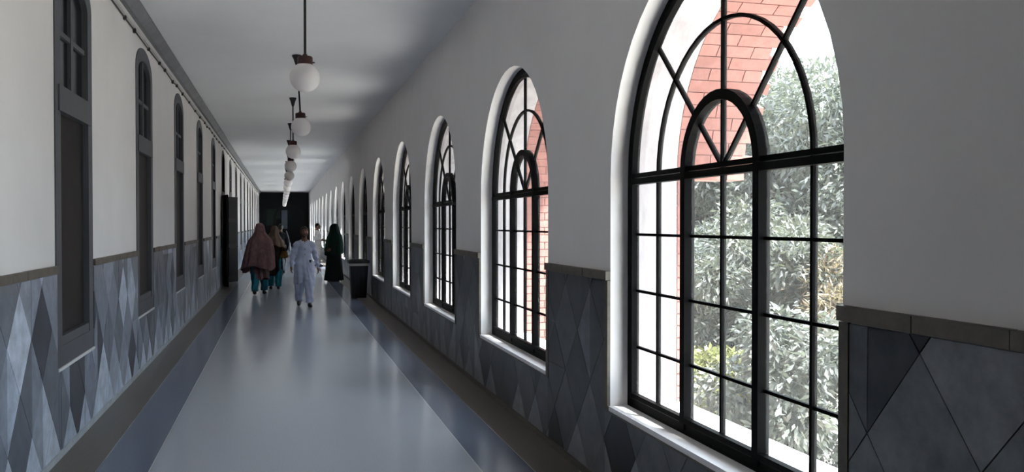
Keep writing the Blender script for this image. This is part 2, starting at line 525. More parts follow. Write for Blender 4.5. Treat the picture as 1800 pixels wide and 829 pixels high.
for i, c in enumerate(RC[:7]):                                  # brick piers between windows, deep from the second pier on
    p = empty('brick_pier', (0, c + SR / 2, 0))
    hwid = SR / 2 - RW - 0.004
    dep = 0.05 if i == 0 else 0.42
    lab = ('shallow red brick pier outside, just past the nearest right window' if i == 0 else
           'deep red brick pier outside, past the %s right window' % ORD[i])
    tag(p, lab, 'pier', 'brick piers outside the right wall')
    MB().box(XB0 + 0.002, XB0 + dep - 0.012, -hwid + 0.012, hwid - 0.012, -0.6, SPR - 0.006).build('mortar_core', MORTAR, p)
    if i > 3: continue
    nz = 33
    for k in range(nz):                                         # the face the windows look onto, course by course
        z = -0.6 + k * (SPR - 0.006 + 0.6) / nz
        L = dep
        cuts = [0, L] if L < 0.1 else ([0, 0.12, 0.36, L] if k % 2 else [0, 0.235, L])
        for x0, x1 in zip(cuts[:-1], cuts[1:]):
            key = 'pbrick_%d' % round((x1 - x0) * 1000)
            m = wm(key, lambda: MB().box(0, x1 - x0 - 0.009, 0, 0.10, 0, (SPR + 0.594) / nz - 0.009))
            ob('brick', m, BRICK, p, loc=(XB0 + x0 + 0.004, -hwid, z))

# ------------------------------------------------------------------ left windows (grey painted, blind lower panel)
LX0, LX1 = -WL - 0.055, -WL + 0.010
def left_arch(hw, rise, n=16, r=1.0):
    return [(hw * math.cos(a), LSPR + rise * math.sin(a)) for a in np.linspace(PI, 0, n + 1)]
def left_window(i, c):
    w = empty('window_%d' % (len(RC) + i + 1), (0, c, 0))
    lab = ('narrow grey arched window recess, %s from the camera on the left wall' % ORD[i] if i < LDOOR else
           'narrow grey arched window recess, %s beyond the open door on the left wall' % ORD[i - LDOOR - 1].replace('nearest', 'first'))
    tag(w, lab, 'window', 'narrow windows of the left wall', 'structure')
    sw = 0.15
    h = HL - sw / 2
    full = [(-h, LSILL + sw / 2)] + left_arch(h, LRISE - sw / 2) + [(h, LSILL + sw / 2)]
    ob('frame', wm('l_frame', lambda: MB().ribbon(full, sw, LX0, LX1, closed=True)), GREYP, w)
    ob('bottom_rail', wm('l_bot', lambda: MB().box(LX0, LX1 - 0.006, -h, h, LSILL, LSILL + 0.22)), GREYP, w)
    ob('transom', wm('l_tr', lambda: MB().box(LX0, LX1 + 0.012, -h, h, 2.53, 2.72)), GREYP, w)
    ob('panel', wm('l_panel', lambda: MB().box(LX0 - 0.02, LX0 + 0.02, -h, h, LSILL + 0.1, 2.55)), DARKP, w)
    ob('muntin', wm('l_mv', lambda: MB().box(LX0 + 0.01, LX0 + 0.045, -0.035, 0.035, 2.7, LSPR + LRISE - 0.1)), GREYP, w)
    for s in (-1, 1):
        a0, a1 = (-h, -0.03) if s < 0 else (0.03, h)
        ob('muntin', wm('l_mh%d' % s, lambda: MB().box(LX0 + 0.012, LX0 + 0.04, a0, a1, -0.02, 0.02)), GREYP, w, loc=(0, 0, 3.13))
    for k, (y0, y1) in enumerate(((-h, 0), (0, h))):
        for j, (z0, z1) in enumerate(((2.7, 3.13), (3.13, LSPR + LRISE))):
            if j == 0:
                ob('pane', wm('l_p%d' % k, lambda: MB().box(LX0 + 0.012, LX0 + 0.018, y0, y1, z0, z1)), DARKGLASS, w)
            else:
                top = [p for p in left_arch(h, LRISE - sw / 2) if y0 - 1e-6 <= p[0] <= y1 + 1e-6]
                ob('pane', wm('l_q%d' % k, lambda: MB().prism([(y1, z0), (y0, z0)] + top, LX0 + 0.012, LX0 + 0.018)), DARKGLASS, w)
    ob('sill', wm('l_sill', lambda: MB().box(-WL - 0.1, -WL + 0.022, -HL, HL, LSILL - 0.022, LSILL)), WHITEB, w)
for i, c in enumerate(LC):
    if i != LDOOR:
        left_window(i, c)

# the door bay: two dark leaves standing open into the corridor under a dark fanlight
dc = LC[LDOOR]
dr = empty('door_1', (0, dc, 0)); tag(dr, 'dark double door on the left wall with both leaves open', 'door', kind='structure')
h = HL - 0.05
MB().ribbon([(-h, 0)] + left_arch(h, LRISE - 0.05) + [(h, 0)], 0.10, LX0, LX1).build('door_frame', DARKP, dr)
MB().box(LX0, LX1, -h, h, 2.50, 2.60).build('transom', DARKP, dr)
top = left_arch(h, LRISE - 0.05)
MB().prism([(h, 2.6), (-h, 2.6)] + top, LX0, LX0 + 0.01).build('fanlight_pane', DARKGLASS, dr)
MB().box(-WL - 0.29, -WL - 0.26, -HL, HL, 0, 2.52).build('doorway_backing', ENDM, dr)  # near-black sheet closing the open doorway
for s in (-1, 1):                                               # near leaf folded back towards the camera, far leaf half open
    lf = MB().box(0, 0.58, -0.022, 0.022, 0.012, 2.49).build('door_leaf', DARKP, dr, loc=(-WL + 0.045, s * (HL - 0.02), 0), rot=(0, 0, R(-76) if s < 0 else R(62)))
    for z0, z1 in ((0.2, 1.0), (1.12, 1.75), (1.87, 2.38)):
        MB().box(0.09, 0.49, -0.030, 0.030, z0, z1).build('raised_panel', ENDM, lf)
    MB().tube([(0.53, -0.05, 1.05), (0.53, 0.05, 1.05)], 0.016, 8).build('handle', STEEL, lf)

# ------------------------------------------------------------------ marble dado: diamonds, stone edging, cap course
TW, TH = 0.50, 0.64
GREYS = [(0.20, 0.23, 0.285), (0.15, 0.175, 0.22), (0.10, 0.115, 0.145), (0.18, 0.205, 0.25), (0.040, 0.048, 0.065), (0.26, 0.30, 0.36), (0.12, 0.138, 0.165)]
LIGHTS = [(0.40, 0.46, 0.55), (0.33, 0.385, 0.465), (0.46, 0.51, 0.60)]
def clip(poly, axis, val, keep_less):
    out = []
    n = len(poly)
    for i in range(n):
        p, q = poly[i], poly[(i + 1) % n]
        ip = (p[axis] <= val) if keep_less else (p[axis] >= val)
        iq = (q[axis] <= val) if keep_less else (q[axis] >= val)
        if ip: out.append(p)
        if ip != iq:
            t = (val - p[axis]) / (q[axis] - p[axis])
            out.append((p[0] + t * (q[0] - p[0]), p[1] + t * (q[1] - p[1])))
    return out
def area(p):
    return 0.5 * abs(sum(p[i][0] * p[(i + 1) % len(p)][1] - p[(i + 1) % len(p)][0] * p[i][1] for i in range(len(p))))
def inset(p, d):
    cx = sum(q[0] for q in p) / len(p); cyy = sum(q[1] for q in p) / len(p)
    out = []
    for q in p:
        v = Vector((q[0] - cx, q[1] - cyy)); L = v.length
        v = v * max(0.2, (L - d * 1.5) / L) if L > 1e-6 else v
        out.append((cx + v.x, cyy + v.y))
    return out
def tiles_in(rect, r):
    y0, y1, z0, z1 = rect
    out = []
    for j in range(-1, int((z1 - z0) / (TH / 2)) + 3):
        zc = j * TH / 2
        i0 = math.floor(y0 / TW) - 1
        for i in range(i0, int(y1 / TW) + 2):
            yc = (i + 0.5 * (j % 2)) * TW
            rh = [(yc - TW / 2, zc), (yc, zc - TH / 2), (yc + TW / 2, zc), (yc, zc + TH / 2)]
            k = r.random()
            if k < 0.22: pieces = [[rh[0], rh[1], rh[3]], [rh[1], rh[2], rh[3]]]
            elif k < 0.34: pieces = [[rh[0], rh[1], rh[2]], [rh[0], rh[2], rh[3]]]
            else: pieces = [rh]
            for p in pieces:
                q = p
                for ax, v, less in ((0, y0, False), (0, y1, True), (1, z0, False), (1, z1, True)):
                    if q: q = clip(q, ax, v, less)
                    if len(q) < 3: q = []
                if q and area(q) > 0.0012:
                    q2 = []
                    for v in q:
                        if not q2 or (abs(v[0] - q2[-1][0]) + abs(v[1] - q2[-1][1])) > 1e-4: q2.append(v)
                    if len(q2) > 2 and abs(q2[0][0] - q2[-1][0]) + abs(q2[0][1] - q2[-1][1]) < 1e-4: q2.pop()
                    if len(q2) < 3: continue
                    col = r.choice(LIGHTS) if j <= 0 and r.random() < 0.85 else r.choice(GREYS if r.random() < 0.88 else LIGHTS)
                    f = r.uniform(0.88, 1.1)
                    out.append((q2, tuple(min(1, c * f) for c in col)))
    return out
# colour attribute version of the marble for the far field
MARBLEF = mat('grey_marble_far', (0.3, 0.3, 0.32), 0.33, spec=0.4, var=0.25, vscale=7.0)
_nt = MARBLEF.node_tree
_at = _nt.nodes.new('ShaderNodeAttribute'); _at.attribute_name = 'stone'
for l in list(_nt.links):
    if l.to_node.type == 'BSDF_PRINCIPLED' and l.to_socket.name == 'Base Color':
        mixn = l.from_node
_nt.links.new(_at.outputs['Color'], mixn.inputs['A'])

def dado(side, parent, openings, sill, edge, vis0, label):
    """openings: list of (c, half, sill or 0 for a door)"""
    sgn = 1 if side == 'right' else -1
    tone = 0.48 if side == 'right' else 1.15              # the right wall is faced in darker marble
    face = W if side == 'right' else -WL
    xa, xb = (face - 0.014, face + 0.0) if side == 'right' else (face, face + 0.014)
    r = random.Random(11 if side == 'right' else 23)
    zt = DADO - CAP - 0.004
    rects = []
    y = Y0
    for c, hw, s in openings:
        rects.append((y, c - hw - edge, 0.0, zt))
        if s > 0: rects.append((c - hw - edge, c + hw + edge, 0.0, s - edge * 0.7))
        y = c + hw + edge
    rects.append((y, Y1, 0.0, zt))
    allt = []
    for q in rects:
        for p, k in tiles_in(q, r):
            g_ = sum(k) / 3
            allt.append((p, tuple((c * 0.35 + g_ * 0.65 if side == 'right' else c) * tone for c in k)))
    def ymid(t): return sum(p[0] for p in t[0]) / len(t[0])
    vis = sorted([t for t in allt if ymid(t) > vis0], key=ymid)[:298]
    ids = set(map(id, vis))
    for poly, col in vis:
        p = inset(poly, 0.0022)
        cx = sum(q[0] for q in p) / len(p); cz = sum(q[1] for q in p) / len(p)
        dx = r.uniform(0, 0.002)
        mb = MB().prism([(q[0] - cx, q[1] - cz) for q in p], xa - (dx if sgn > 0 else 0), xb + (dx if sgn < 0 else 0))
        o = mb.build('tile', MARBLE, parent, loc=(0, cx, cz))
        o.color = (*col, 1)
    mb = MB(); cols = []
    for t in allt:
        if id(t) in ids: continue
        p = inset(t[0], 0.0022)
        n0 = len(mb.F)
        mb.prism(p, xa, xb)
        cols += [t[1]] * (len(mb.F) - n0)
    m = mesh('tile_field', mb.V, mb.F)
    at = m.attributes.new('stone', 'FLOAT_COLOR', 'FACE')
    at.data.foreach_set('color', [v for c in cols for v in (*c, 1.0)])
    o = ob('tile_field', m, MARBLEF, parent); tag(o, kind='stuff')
    # grout bed
    g = MB()
    for q in rects:
        g.box(*( (face - 0.008, face) if sgn > 0 else (face, face + 0.008)), q[0], q[1], 0.0, q[3] + 0.003)
    g.build('grout_bed', GROUT, parent)
    # stone edging round each opening, and the cap course
    for c, hw, s in openings:
        if c > 34: continue
        xe = (face - 0.020, face) if sgn > 0 else (face, face + 0.018)
        if edge > 0.03:
            for e in (-1, 1):
                MB().box(*xe, c + e * (hw + edge / 2) - edge / 2 + 0.001, c + e * (hw + edge / 2) + edge / 2 - 0.001, s - edge * 0.7, zt).build('stone_edging', CAPM, parent)
            MB().box(*xe, c - hw + 0.001, c + hw - 0.001, s - edge * 0.7, s - 0.031).build('stone_edging', CAPM, parent)
    y = Y0
    n = 0
    far = MB()
    xc = (face - 0.032, face) if sgn > 0 else (face, face + 0.030)
    for c, hw, s in list(openings) + [(Y1 + hw, hw, 0)]:
        a, b = y, c - hw
        k = max(1, round((b - a) / 0.385))
        for j in range(k):
            p0, p1 = a + (b - a) * j / k, a + (b - a) * (j + 1) / k
            if p1 < vis0 or p0 > 45:
                far.box(*xc, p0 + 0.002, p1 - 0.002, DADO - CAP, DADO)
            else:
                d = r.uniform(-0.002, 0.002)
                MB().box(xc[0] + (d if sgn > 0 else 0), xc[1] + (d if sgn < 0 else 0), p0 + 0.002, p1 - 0.002, DADO - CAP, DADO + d).build('cap_stone', CAPM, parent)
        y = c + hw
    tag(far.build('cap_course', CAPM, parent), kind='stuff')

dado('right', wall_r, [(c, RW, SILL) for c in RC], SILL, 0.055, 1.4, '')
dado('left', wall_l, [(c, HL, 0 if i == LDOOR else LSILL - 0.02) for i, c in enumerate(LC)], LSILL, 0.004, 4.9, '')

# baseboards
tag(MB().box(W - 0.030, W - 0.0145, Y0, Y1, 0, 0.045).build('baseboard_right', CAPM), 'low brown stone skirting along the right wall', 'baseboard', kind='structure')
bl = MB()
ys = [Y0, LC[LDOOR] - HL - 0.02, LC[LDOOR] + HL + 0.02, Y1]
bl.box(-WL + 0.0145, -WL + 0.026, ys[0], ys[1], 0, 0.05).box(-WL + 0.0145, -WL + 0.026, ys[2], ys[3], 0, 0.05)
tag(bl.build('baseboard_left', mat('pale_skirting', (0.40, 0.44, 0.48), 0.4, var=0.2)), 'low pale marble skirting along the left wall', 'baseboard', kind='structure')

# cornice and cable along the left wall
tag(MB().prism([(0, 0)] * 0 or [(0.0, 0.0), (0.13, 0.0), (0.13, 0.03), (0.05, 0.11), (0.0, 0.11)], Y0, Y1).build('trim_1', CORN), 'dark grey cornice where the left wall meets the ceiling', 'cornice', kind='structure')
t1 = bpy.data.objects['trim_1']
m = t1.data
for v in m.vertices:
    x, y, z = v.co
    v.co = (-WL + y, x, HC - z)
m.flip_normals()
tag(MB().box(-WL, -WL + 0.022, Y0, Y1, HC - 0.20, HC - 0.165).build('trim_2', WHITEB), 'white wooden batten under the left cornice', 'trim', kind='structure')
cab = empty('cable', (-WL, 0, HC - 0.24)); tag(cab, 'thin dark cable clipped along the top of the left wall', 'cable')
pts = []
y = 4.0
rc_ = random.Random(3)
while y < 60:
    pts.append((0.012, y, rc_.uniform(-0.018, 0.018))); y += rc_.uniform(0.5, 1.1)
MB().tube(pts, 0.008, 6).build('wire', CABLE, cab)
for p in pts[:42]:
    MB().box(0, 0.030, p[1] - 0.025, p[1] + 0.025, p[2] - 0.016 - rc_.uniform(0, 0.02), p[2] + 0.016).build('clip', CABLE, cab)

# ------------------------------------------------------------------ pendant globe lamps
def sphere_prof(r, n=16, a0=0.0):
    return [(r * math.sin(a), -r * math.cos(a)) for a in np.linspace(0.001, PI - a0, n + 1)]
GR = 0.139
LM = {}
def lamp(i, y, tilt, turn):
    t = empty('pendant_lamp', (MIDX, y, HC))
    t.rotation_euler = (0, tilt, turn)
    tag(t, 'white globe pendant lamp on a black rod, %s in the row from the camera' % ORD[i], 'lamp', 'globe pendant lamps along the corridor')
    gz = 3.07 - HC
    def mk(k, f, sm=True):
        if k not in LM: LM[k] = f().mesh(k, sm)
        return LM[k]
    ob('canopy', mk('canopy', lambda: MB().lathe([(0.001, 0), (0.065, 0), (0.065, -0.02), (0.05, -0.05), (0.028, -0.13), (0.016, -0.165), (0.001, -0.165)], 18)), RODM, t)
    ob('rod', mk('rod', lambda: MB().tube([(0, 0, -0.14), (0, 0, gz + GR + 0.05)], 0.0125, 10)), RODM, t)
    cp = ob('holder', mk('holder', lambda: MB().lathe([(0.001, 0.085), (0.020, 0.085), (0.024, 0.07), (0.066, 0.062), (0.070, 0.05), (0.070, -0.012), (0.062, -0.02), (0.001, -0.02)], 22)), MAROON, t, loc=(0, 0, gz + GR - 0.008))
    for k in range(3):
        a = k * 2 * PI / 3
        ob('thumb_screw', mk('thumb_screw%d' % k, lambda: MB().tube([(0.066 * math.cos(a), 0.066 * math.sin(a), 0.012), (0.088 * math.cos(a), 0.088 * math.sin(a), 0.012)], 0.006, 6)), MAROON, cp)
    ob('globe', mk('globe', lambda: MB().lathe(sphere_prof(GR, 18, 0.42), 32)), GLOBE, t, loc=(0, 0, gz))
tl = [(0.0, 0), (0.030, 0.4), (0.004, 1), (0.006, 2), (0.01, 1), (0.0, 0)]
for i in range(14):
    a, b = tl[i] if i < len(tl) else (rc_.uniform(0, 0.012), rc_.uniform(0, 6))
    lamp(i, 8.05 + 4.12 * i, -a if i != 1 else -0.055, b if i != 1 else 0)

# ------------------------------------------------------------------ dustbin by the right wall
bn = empty('litter_bin', (1.72, 19.55, 0)); tag(bn, 'tall dark square litter bin with pale liner against right wall', 'bin')
def frus(x0, x1, z0, z1):
    V = [(sx * x0, sy * x0, z0) for sx, sy in ((-1, -1), (1, -1), (1, 1), (-1, 1))] + [(sx * x1, sy * x1, z1) for sx, sy in ((-1, -1), (1, -1), (1, 1), (-1, 1))]
    return V, [(0, 1, 5, 4), (1, 2, 6, 5), (2, 3, 7, 6), (3, 0, 4, 7), (3, 2, 1, 0), (4, 5, 6, 7)]
BINM = mat('dark_bin_plastic', (0.007, 0.008, 0.011), 0.5, spec=0.25)
MB().add(*frus(0.165, 0.205, 0.0, 0.74)).build('bin_body', BINM, bn)
MB().add(*frus(0.212, 0.215, 0.74, 0.80)).build('liner', mat('pale_liner', (0.30, 0.29, 0.27), 0.6), bn)
MB().add(*frus(0.235, 0.235, 0.80, 0.86)).add(*frus(0.235, 0.16, 0.86, 0.89)).build('lid', BINM, bn)
MB().tube([(-0.08, -0.237, 0.83), (-0.08, -0.265, 0.83), (0.08, -0.265, 0.83), (0.08, -0.237, 0.83)], 0.010, 6).build('handle', BINM, bn)
for s in (-1, 0, 1):
    MB().box(s * 0.09 - 0.012, s * 0.09 + 0.012, -0.20, -0.185, 0.05, 0.62).build('rib', BINM, bn)

# ------------------------------------------------------------------ people: continuous surfaces from smoothly blended limbs
def surface_net(D, org, h):
    ins = D < 0
    nx, ny, nz = D.shape
    cnt = np.zeros((nx - 1, ny - 1, nz - 1)); acc = np.zeros((nx - 1, ny - 1, nz - 1, 3))
    base = np.stack(np.meshgrid(np.arange(nx - 1), np.arange(ny - 1), np.arange(nz - 1), indexing='ij'), -1).astype(float)
    corners = [(i, j, k) for i in (0, 1) for j in (0, 1) for k in (0, 1)]
    def sl(c): return tuple(slice(c[d], (nx, ny, nz)[d] - 1 + c[d]) for d in range(3))
    for a in corners:
        for d in range(3):
            if a[d]: continue
            b = list(a); b[d] = 1; b = tuple(b)
            A, B = D[sl(a)], D[sl(b)]
            x = (A < 0) != (B < 0)
            t = np.where(x, A / np.where(x, A - B, 1), 0)
            p = base + np.array(a, float); p[..., d] += t
            acc[x] += p[x]; cnt[x] += 1
    act = cnt > 0
    idx = -np.ones(act.shape, int); idx[act] = np.arange(act.sum())
    V = acc[act] / cnt[act][:, None] * h + np.array(org)
    F = []
    for d in range(3):
        e, f = [(1, 2), (2, 0), (0, 1)][d]
        s0 = [slice(1, -1)] * 3; s1 = [slice(1, -1)] * 3
        s0[d] = slice(0, -1); s1[d] = slice(1, None)
        A, B = ins[tuple(s0)], ins[tuple(s1)]
        for flip, sel in ((False, A & ~B), (True, ~A & B)):
            P = np.argwhere(sel)
            if len(P) == 0: continue
            off = np.ones(3, int); off[d] = 0
            P = P + off
            def at(de, df):
                Q = P.copy(); Q[:, e] += de; Q[:, f] += df
                return idx[Q[:, 0], Q[:, 1], Q[:, 2]]
            q = np.stack([at(-1, -1), at(0, -1), at(0, 0), at(-1, 0)], 1)
            F.append(q[:, ::-1] if flip else q)
    F = np.concatenate(F)
    return V, F[(F >= 0).all(1)]

def blob(prims, h, k=0.03, mod=None, cut=None):
    """prims: (a, b, ra, rb[, scale]) tapered limbs blended together"""
    lo = np.min([np.minimum(p[0], p[1]) - np.max(p[2:4]) for p in prims], 0) - 3 * h
    hi = np.max([np.maximum(p[0], p[1]) + np.max(p[2:4]) for p in prims], 0) + 3 * h
    n = np.ceil((hi - lo) / h).astype(int) + 1
    ax = [lo[d] + h * np.arange(n[d]) for d in range(3)]
    D = np.full(n, 0.5)
    for p in prims:
        a, b, ra, rb = np.array(p[0], float), np.array(p[1], float), p[2], p[3]
        s = np.array(p[4] if len(p) > 4 else (1, 1, 1), float)
        m = max(ra, rb) + k + 3 * h
        sl = []
        for d in range(3):
            i0 = np.searchsorted(ax[d], min(a[d], b[d]) - m); i1 = np.searchsorted(ax[d], max(a[d], b[d]) + m)
            sl.append(slice(max(0, i0), i1))
        X, Y, Z = np.meshgrid(*[ax[d][sl[d]] for d in range(3)], indexing='ij')
        P = np.stack([X, Y, Z], -1) / s
        A, B = a / s, b / s
        ab = B - A; L = max(1e-9, float(ab @ ab))
        t = np.clip(((P - A) @ ab) / L, 0, 1)
        d_ = (np.linalg.norm(P - A - t[..., None] * ab, axis=-1) - (ra + (rb - ra) * t)) * float(s.min()) ** 0.5
        O = D[tuple(sl)]
        hh = np.clip(k - np.abs(O - d_), 0, None) / k
        D[tuple(sl)] = np.minimum(O, d_) - hh * hh * k / 4
    if mod or cut:
        X, Y, Z = np.meshgrid(*ax, indexing='ij')
        if mod: D = D + mod(X, Y, Z)
        if cut: D = np.maximum(D, cut(X, Y, Z))
    return surface_net(D, lo, h)

def joinVF(parts):
    V, F, n = [], [], 0
    for v, f in parts:
        V.append(v); F.append(f + n); n += len(v)
    return np.concatenate(V), np.concatenate(F)

def drape(prof, n=56, folds=9, amp=0.02, seed=0, hem=None, tail=0.0):
    """cloth hanging over a body: profile rows (z, cx, cy, rx, ry), folds growing downwards"""
    r = random.Random(seed)
    prof = np.array(prof, float)
    zz = np.linspace(0, 1, 34)
    T = np.linspace(0, 1, len(prof))
    rows = np.stack([np.interp(zz, T, prof[:, c]) for c in range(5)], 1)
    for _ in range(2):
        rows[1:-1] = (rows[:-2] + 2 * rows[1:-1] + rows[2:]) / 4
    ph = [r.uniform(0, 6.28) for _ in range(4)]
    V, F = [], []
    for i, (z, cx, cy_, rx, ry) in enumerate(rows):
        t = zz[i]
        for k in range(n):
            a = 2 * PI * k / n
            w = amp * t * (math.cos(folds * a + ph[0] + 1.5 * t) + 0.6 * math.cos((folds * 2 + 1) * a + ph[1]) + 0.5 * math.cos(3 * a + ph[2] + 3 * t))
            dz = (hem(a) * t * t if hem else 0.0) + 0.012 * t * math.cos(folds * a + ph[3])
            V.append((cx + (rx + w) * math.cos(a), cy_ + (ry + w) * math.sin(a), z + dz))
    for i in range(len(rows) - 1):
        for k in range(n):
            l = (k + 1) % n
            F.append((i * n + k, (i + 1) * n + k, (i + 1) * n + l, i * n + l))
    F.append(tuple(range(n)))
    return V, F

SKIN = mat('brown_skin', (0.20, 0.105, 0.07), 0.5, spec=0.35)
HAIR = mat('black_hair', (0.010, 0.009, 0.009), 0.5)
EYEW = mat('eye_white', (0.32, 0.29, 0.27), 0.3)
SHOE = mat('black_leather', (0.012, 0.011, 0.011), 0.35)
def cloth(name, c, var=0.1): return mat(name, c, 0.85, spec=0.15, var=var, vscale=9, bump=0.12, bscale=90)

def hand(w, dr, side, s=1.0):
    """palm, four unequal bent fingers and a thumb leaving the side of the palm"""
    w = np.array(w, float); dr = np.array(dr, float) / np.linalg.norm(dr)
    inn = np.array([-side, 0.0, 0.0]); inn = inn - dr * (inn @ dr); inn /= np.linalg.norm(inn)
    fwd = np.cross(dr, inn); fwd = fwd if fwd[1] < 0 else -fwd
    P = [(w, w + dr * 0.03, 0.028, 0.028), (w + dr * 0.025 + fwd * 0.014, w + dr * 0.085 + fwd * 0.022, 0.019, 0.017), (w + dr * 0.025 - fwd * 0.014, w + dr * 0.08 - fwd * 0.022, 0.019, 0.016),
         (w + dr * 0.03, w + dr * 0.085, 0.019, 0.017)]
    for k, L in enumerate((0.070, 0.080, 0.074, 0.058)):
        b = w + dr * (0.085 - 0.004 * k) + fwd * (0.029 - 0.0195 * k)
        d1 = dr + inn * 0.25; d1 /= np.linalg.norm(d1)
        d2 = dr + inn * 0.9; d2 /= np.linalg.norm(d2)
        m = b + d1 * L * 0.52
        P += [(b, m, 0.0092, 0.0085), (m, m + d2 * L * 0.48, 0.0085, 0.0072)]
    tb = w + dr * 0.030 + fwd * 0.026
    td = dr * 0.75 + fwd * 0.6 + inn * 0.25; td /= np.linalg.norm(td)
    t2 = dr * 0.95 + fwd * 0.2 + inn * 0.35; t2 /= np.linalg.norm(t2)
    P += [(tb, tb + td * 0.040, 0.012, 0.0105), (tb + td * 0.040, tb + td * 0.040 + t2 * 0.032, 0.010, 0.0085)]
    return [tuple(p) for p in P]

def head_prims(tilt=(0, 0)):
    return [((0, 0.012, 1.655), (0, 0.012, 1.655), 0.1, 0.1, (0.80, 0.98, 1.0)),
            ((0, -0.022, 1.61), (0, -0.048, 1.555), 0.066, 0.040, (0.95, 1, 1)),
            ((0, -0.090, 1.650), (0, -0.108, 1.612), 0.010, 0.0145),
            ((-0.036, -0.078, 1.668), (0.036, -0.078, 1.668), 0.014, 0.014),
            ((-0.040, -0.066, 1.615), (-0.036, -0.060, 1.59), 0.022, 0.02), ((0.040, -0.066, 1.615), (0.036, -0.060, 1.59), 0.022, 0.02),
            ((-0.018, -0.088, 1.576), (0.018, -0.088, 1.576), 0.0085, 0.0085), ((-0.013, -0.086, 1.562), (0.013, -0.086, 1.562), 0.0085, 0.0085),
            ((-0.080, 0.012, 1.652), (-0.078, 0.012, 1.612), 0.017, 0.012, (0.6, 1, 1)), ((0.080, 0.012, 1.652), (0.078, 0.012, 1.612), 0.017, 0.012, (0.6, 1, 1)),
            ((0, 0.022, 1.42), (0, 0.012, 1.57), 0.060, 0.056)]

def person(label, loc, rz, height, pose, top_col, bottom_col, sleeve=True, hem_z=0.56, group=None, hair=True, scarf=None, shoe=SHOE, beard=False, bare_head=True):
    s = height / 1.755
    root = empty('person', loc, rz)
    root.scale = (s, s, s)
    tag(root, label, 'person', group)
    J = dict(shR=(-0.168, 0.005, 1.365), elR=(-0.235, 0.03, 1.105), wrR=(-0.285, -0.035, 0.885),
             shL=(0.168, 0.005, 1.365), elL=(0.235, 0.03, 1.105), wrL=(0.285, -0.035, 0.885),
             hpR=(-0.09, 0, 0.93), knR=(-0.10, -0.03, 0.50), anR=(-0.10, 0.03, 0.085),
             hpL=(0.09, 0, 0.93), knL=(0.10, -0.03, 0.50), anL=(0.10, 0.03, 0.085))
    J.update(pose)
    J = {k: np.array(v, float) for k, v in J.items()}
    tor = [((0, 0.01, 1.30), (0, 0.01, 1.08), 0.150, 0.125, (1, 0.68, 1)), ((0, 0.01, 1.08), (0, 0.015, 0.93), 0.125, 0.150, (1, 0.72, 1)),
           ((-0.13, 0.0, 1.365), (0.13, 0.0, 1.365), 0.056, 0.056), ((0, 0.02, 1.43), (-0.13, 0.01, 1.375), 0.052, 0.046), ((0, 0.02, 1.43), (0.13, 0.01, 1.375), 0.052, 0.046)]
    limbs = []
    for q in 'RL':
        limbs += [(J['sh' + q], J['el' + q], 0.050, 0.040), (J['el' + q], J['wr' + q], 0.040, 0.027),
                  (J['hp' + q], J['kn' + q], 0.082, 0.056), (J['kn' + q], J['an' + q], 0.054, 0.036)]
    parts = [blob(tor + limbs + [((0, 0.022, 1.40), (0, 0.012, 1.55), 0.058, 0.055)], 0.016, 0.04), blob(head_prims(), 0.0075, 0.018)]
    for q, sd in (('R', -1), ('L', 1)):
        parts.append(blob(hand(J['wr' + q], J['wr' + q] - J['el' + q], sd), 0.0055, 0.008))
    V, F = joinVF(parts)
    ob('body', mesh('body', V, F, True), SKIN, root)
    for sd in (-1, 1):
        MB().lathe(sphere_prof(0.0105, 8), 10).build('eye', EYEW, root, True, loc=(sd * 0.031, -0.0805, 1.646))
        MB().lathe(sphere_prof(0.0072, 6), 8).build('pupil', HAIR, root, True, loc=(sd * 0.031, -0.0855, 1.646))
    V, F = blob([((-0.042, -0.082, 1.668), (-0.018, -0.093, 1.671), 0.0055, 0.0055), ((0.042, -0.082, 1.668), (0.018, -0.093, 1.671), 0.0055, 0.0055)], 0.003, 0.003)
    ob('eyebrows', mesh('eyebrows', V, F, True), HAIR, root)
    if hair:
        def cut(X, Y, Z): return -((Z - 1.695) + 1.15 * (Y + 0.052)) * 0.6
        V, F = blob([((0, 0.016, 1.662), (0, 0.016, 1.662), 0.1065, 0.1065, (0.83, 0.99, 1.0)), ((0, 0.05, 1.60), (0, 0.045, 1.57), 0.07, 0.05, (1, 0.8, 1))], 0.008, 0.02,
                    mod=lambda X, Y, Z: 0.003 * np.sin(90 * X + 30 * Z) * np.sin(70 * Y), cut=cut)
        ob('hair', mesh('hair', V, F, True), HAIR, root)
    if beard:
        V, F = blob([((-0.024, -0.094, 1.588), (0.024, -0.094, 1.588), 0.0085, 0.0085), ((-0.05, -0.035, 1.575), (0, -0.082, 1.54), 0.026, 0.022), ((0.05, -0.035, 1.575), (0, -0.082, 1.54), 0.026, 0.022)], 0.006, 0.01)
        ob('beard', mesh('beard', V, F, True), HAIR, root)
    # long shirt with sleeves, split side seams and soft folds
    sway = 0.5 * (J['knR'] + J['knL'])
    sk = [((0, 0.01, 1.30), (0, 0.01, 1.06), 0.162, 0.146, (1, 0.70, 1)), ((0, 0.01, 1.06), (0, 0.01, 0.90), 0.150, 0.180, (1, 0.72, 1)),
          ((0, 0.01, 0.90), (0, sway[1] * 0.4, hem_z - 0.15), 0.180, 0.225, (1, 0.74, 1)), ((-0.135, 0, 1.362), (0.135, 0, 1.362), 0.066, 0.066), ((0, 0.018, 1.425), (-0.14, 0.01, 1.372), 0.062, 0.058), ((0, 0.018, 1.425), (0.14, 0.01, 1.372), 0.062, 0.058),
          ((0, 0.016, 1.43), (0, 0.012, 1.475), 0.078, 0.068)]
    for q in 'RL':
        sk += [(J['sh' + q], J['el' + q], 0.066, 0.057), (J['el' + q], J['wr' + q] + (J['el' + q] - J['wr' + q]) * 0.08, 0.057, 0.048)]
        sk += [(J['hp' + q], J['hp' + q] + (J['kn' + q] - J['hp' + q]) * 0.8, 0.125, 0.118)]
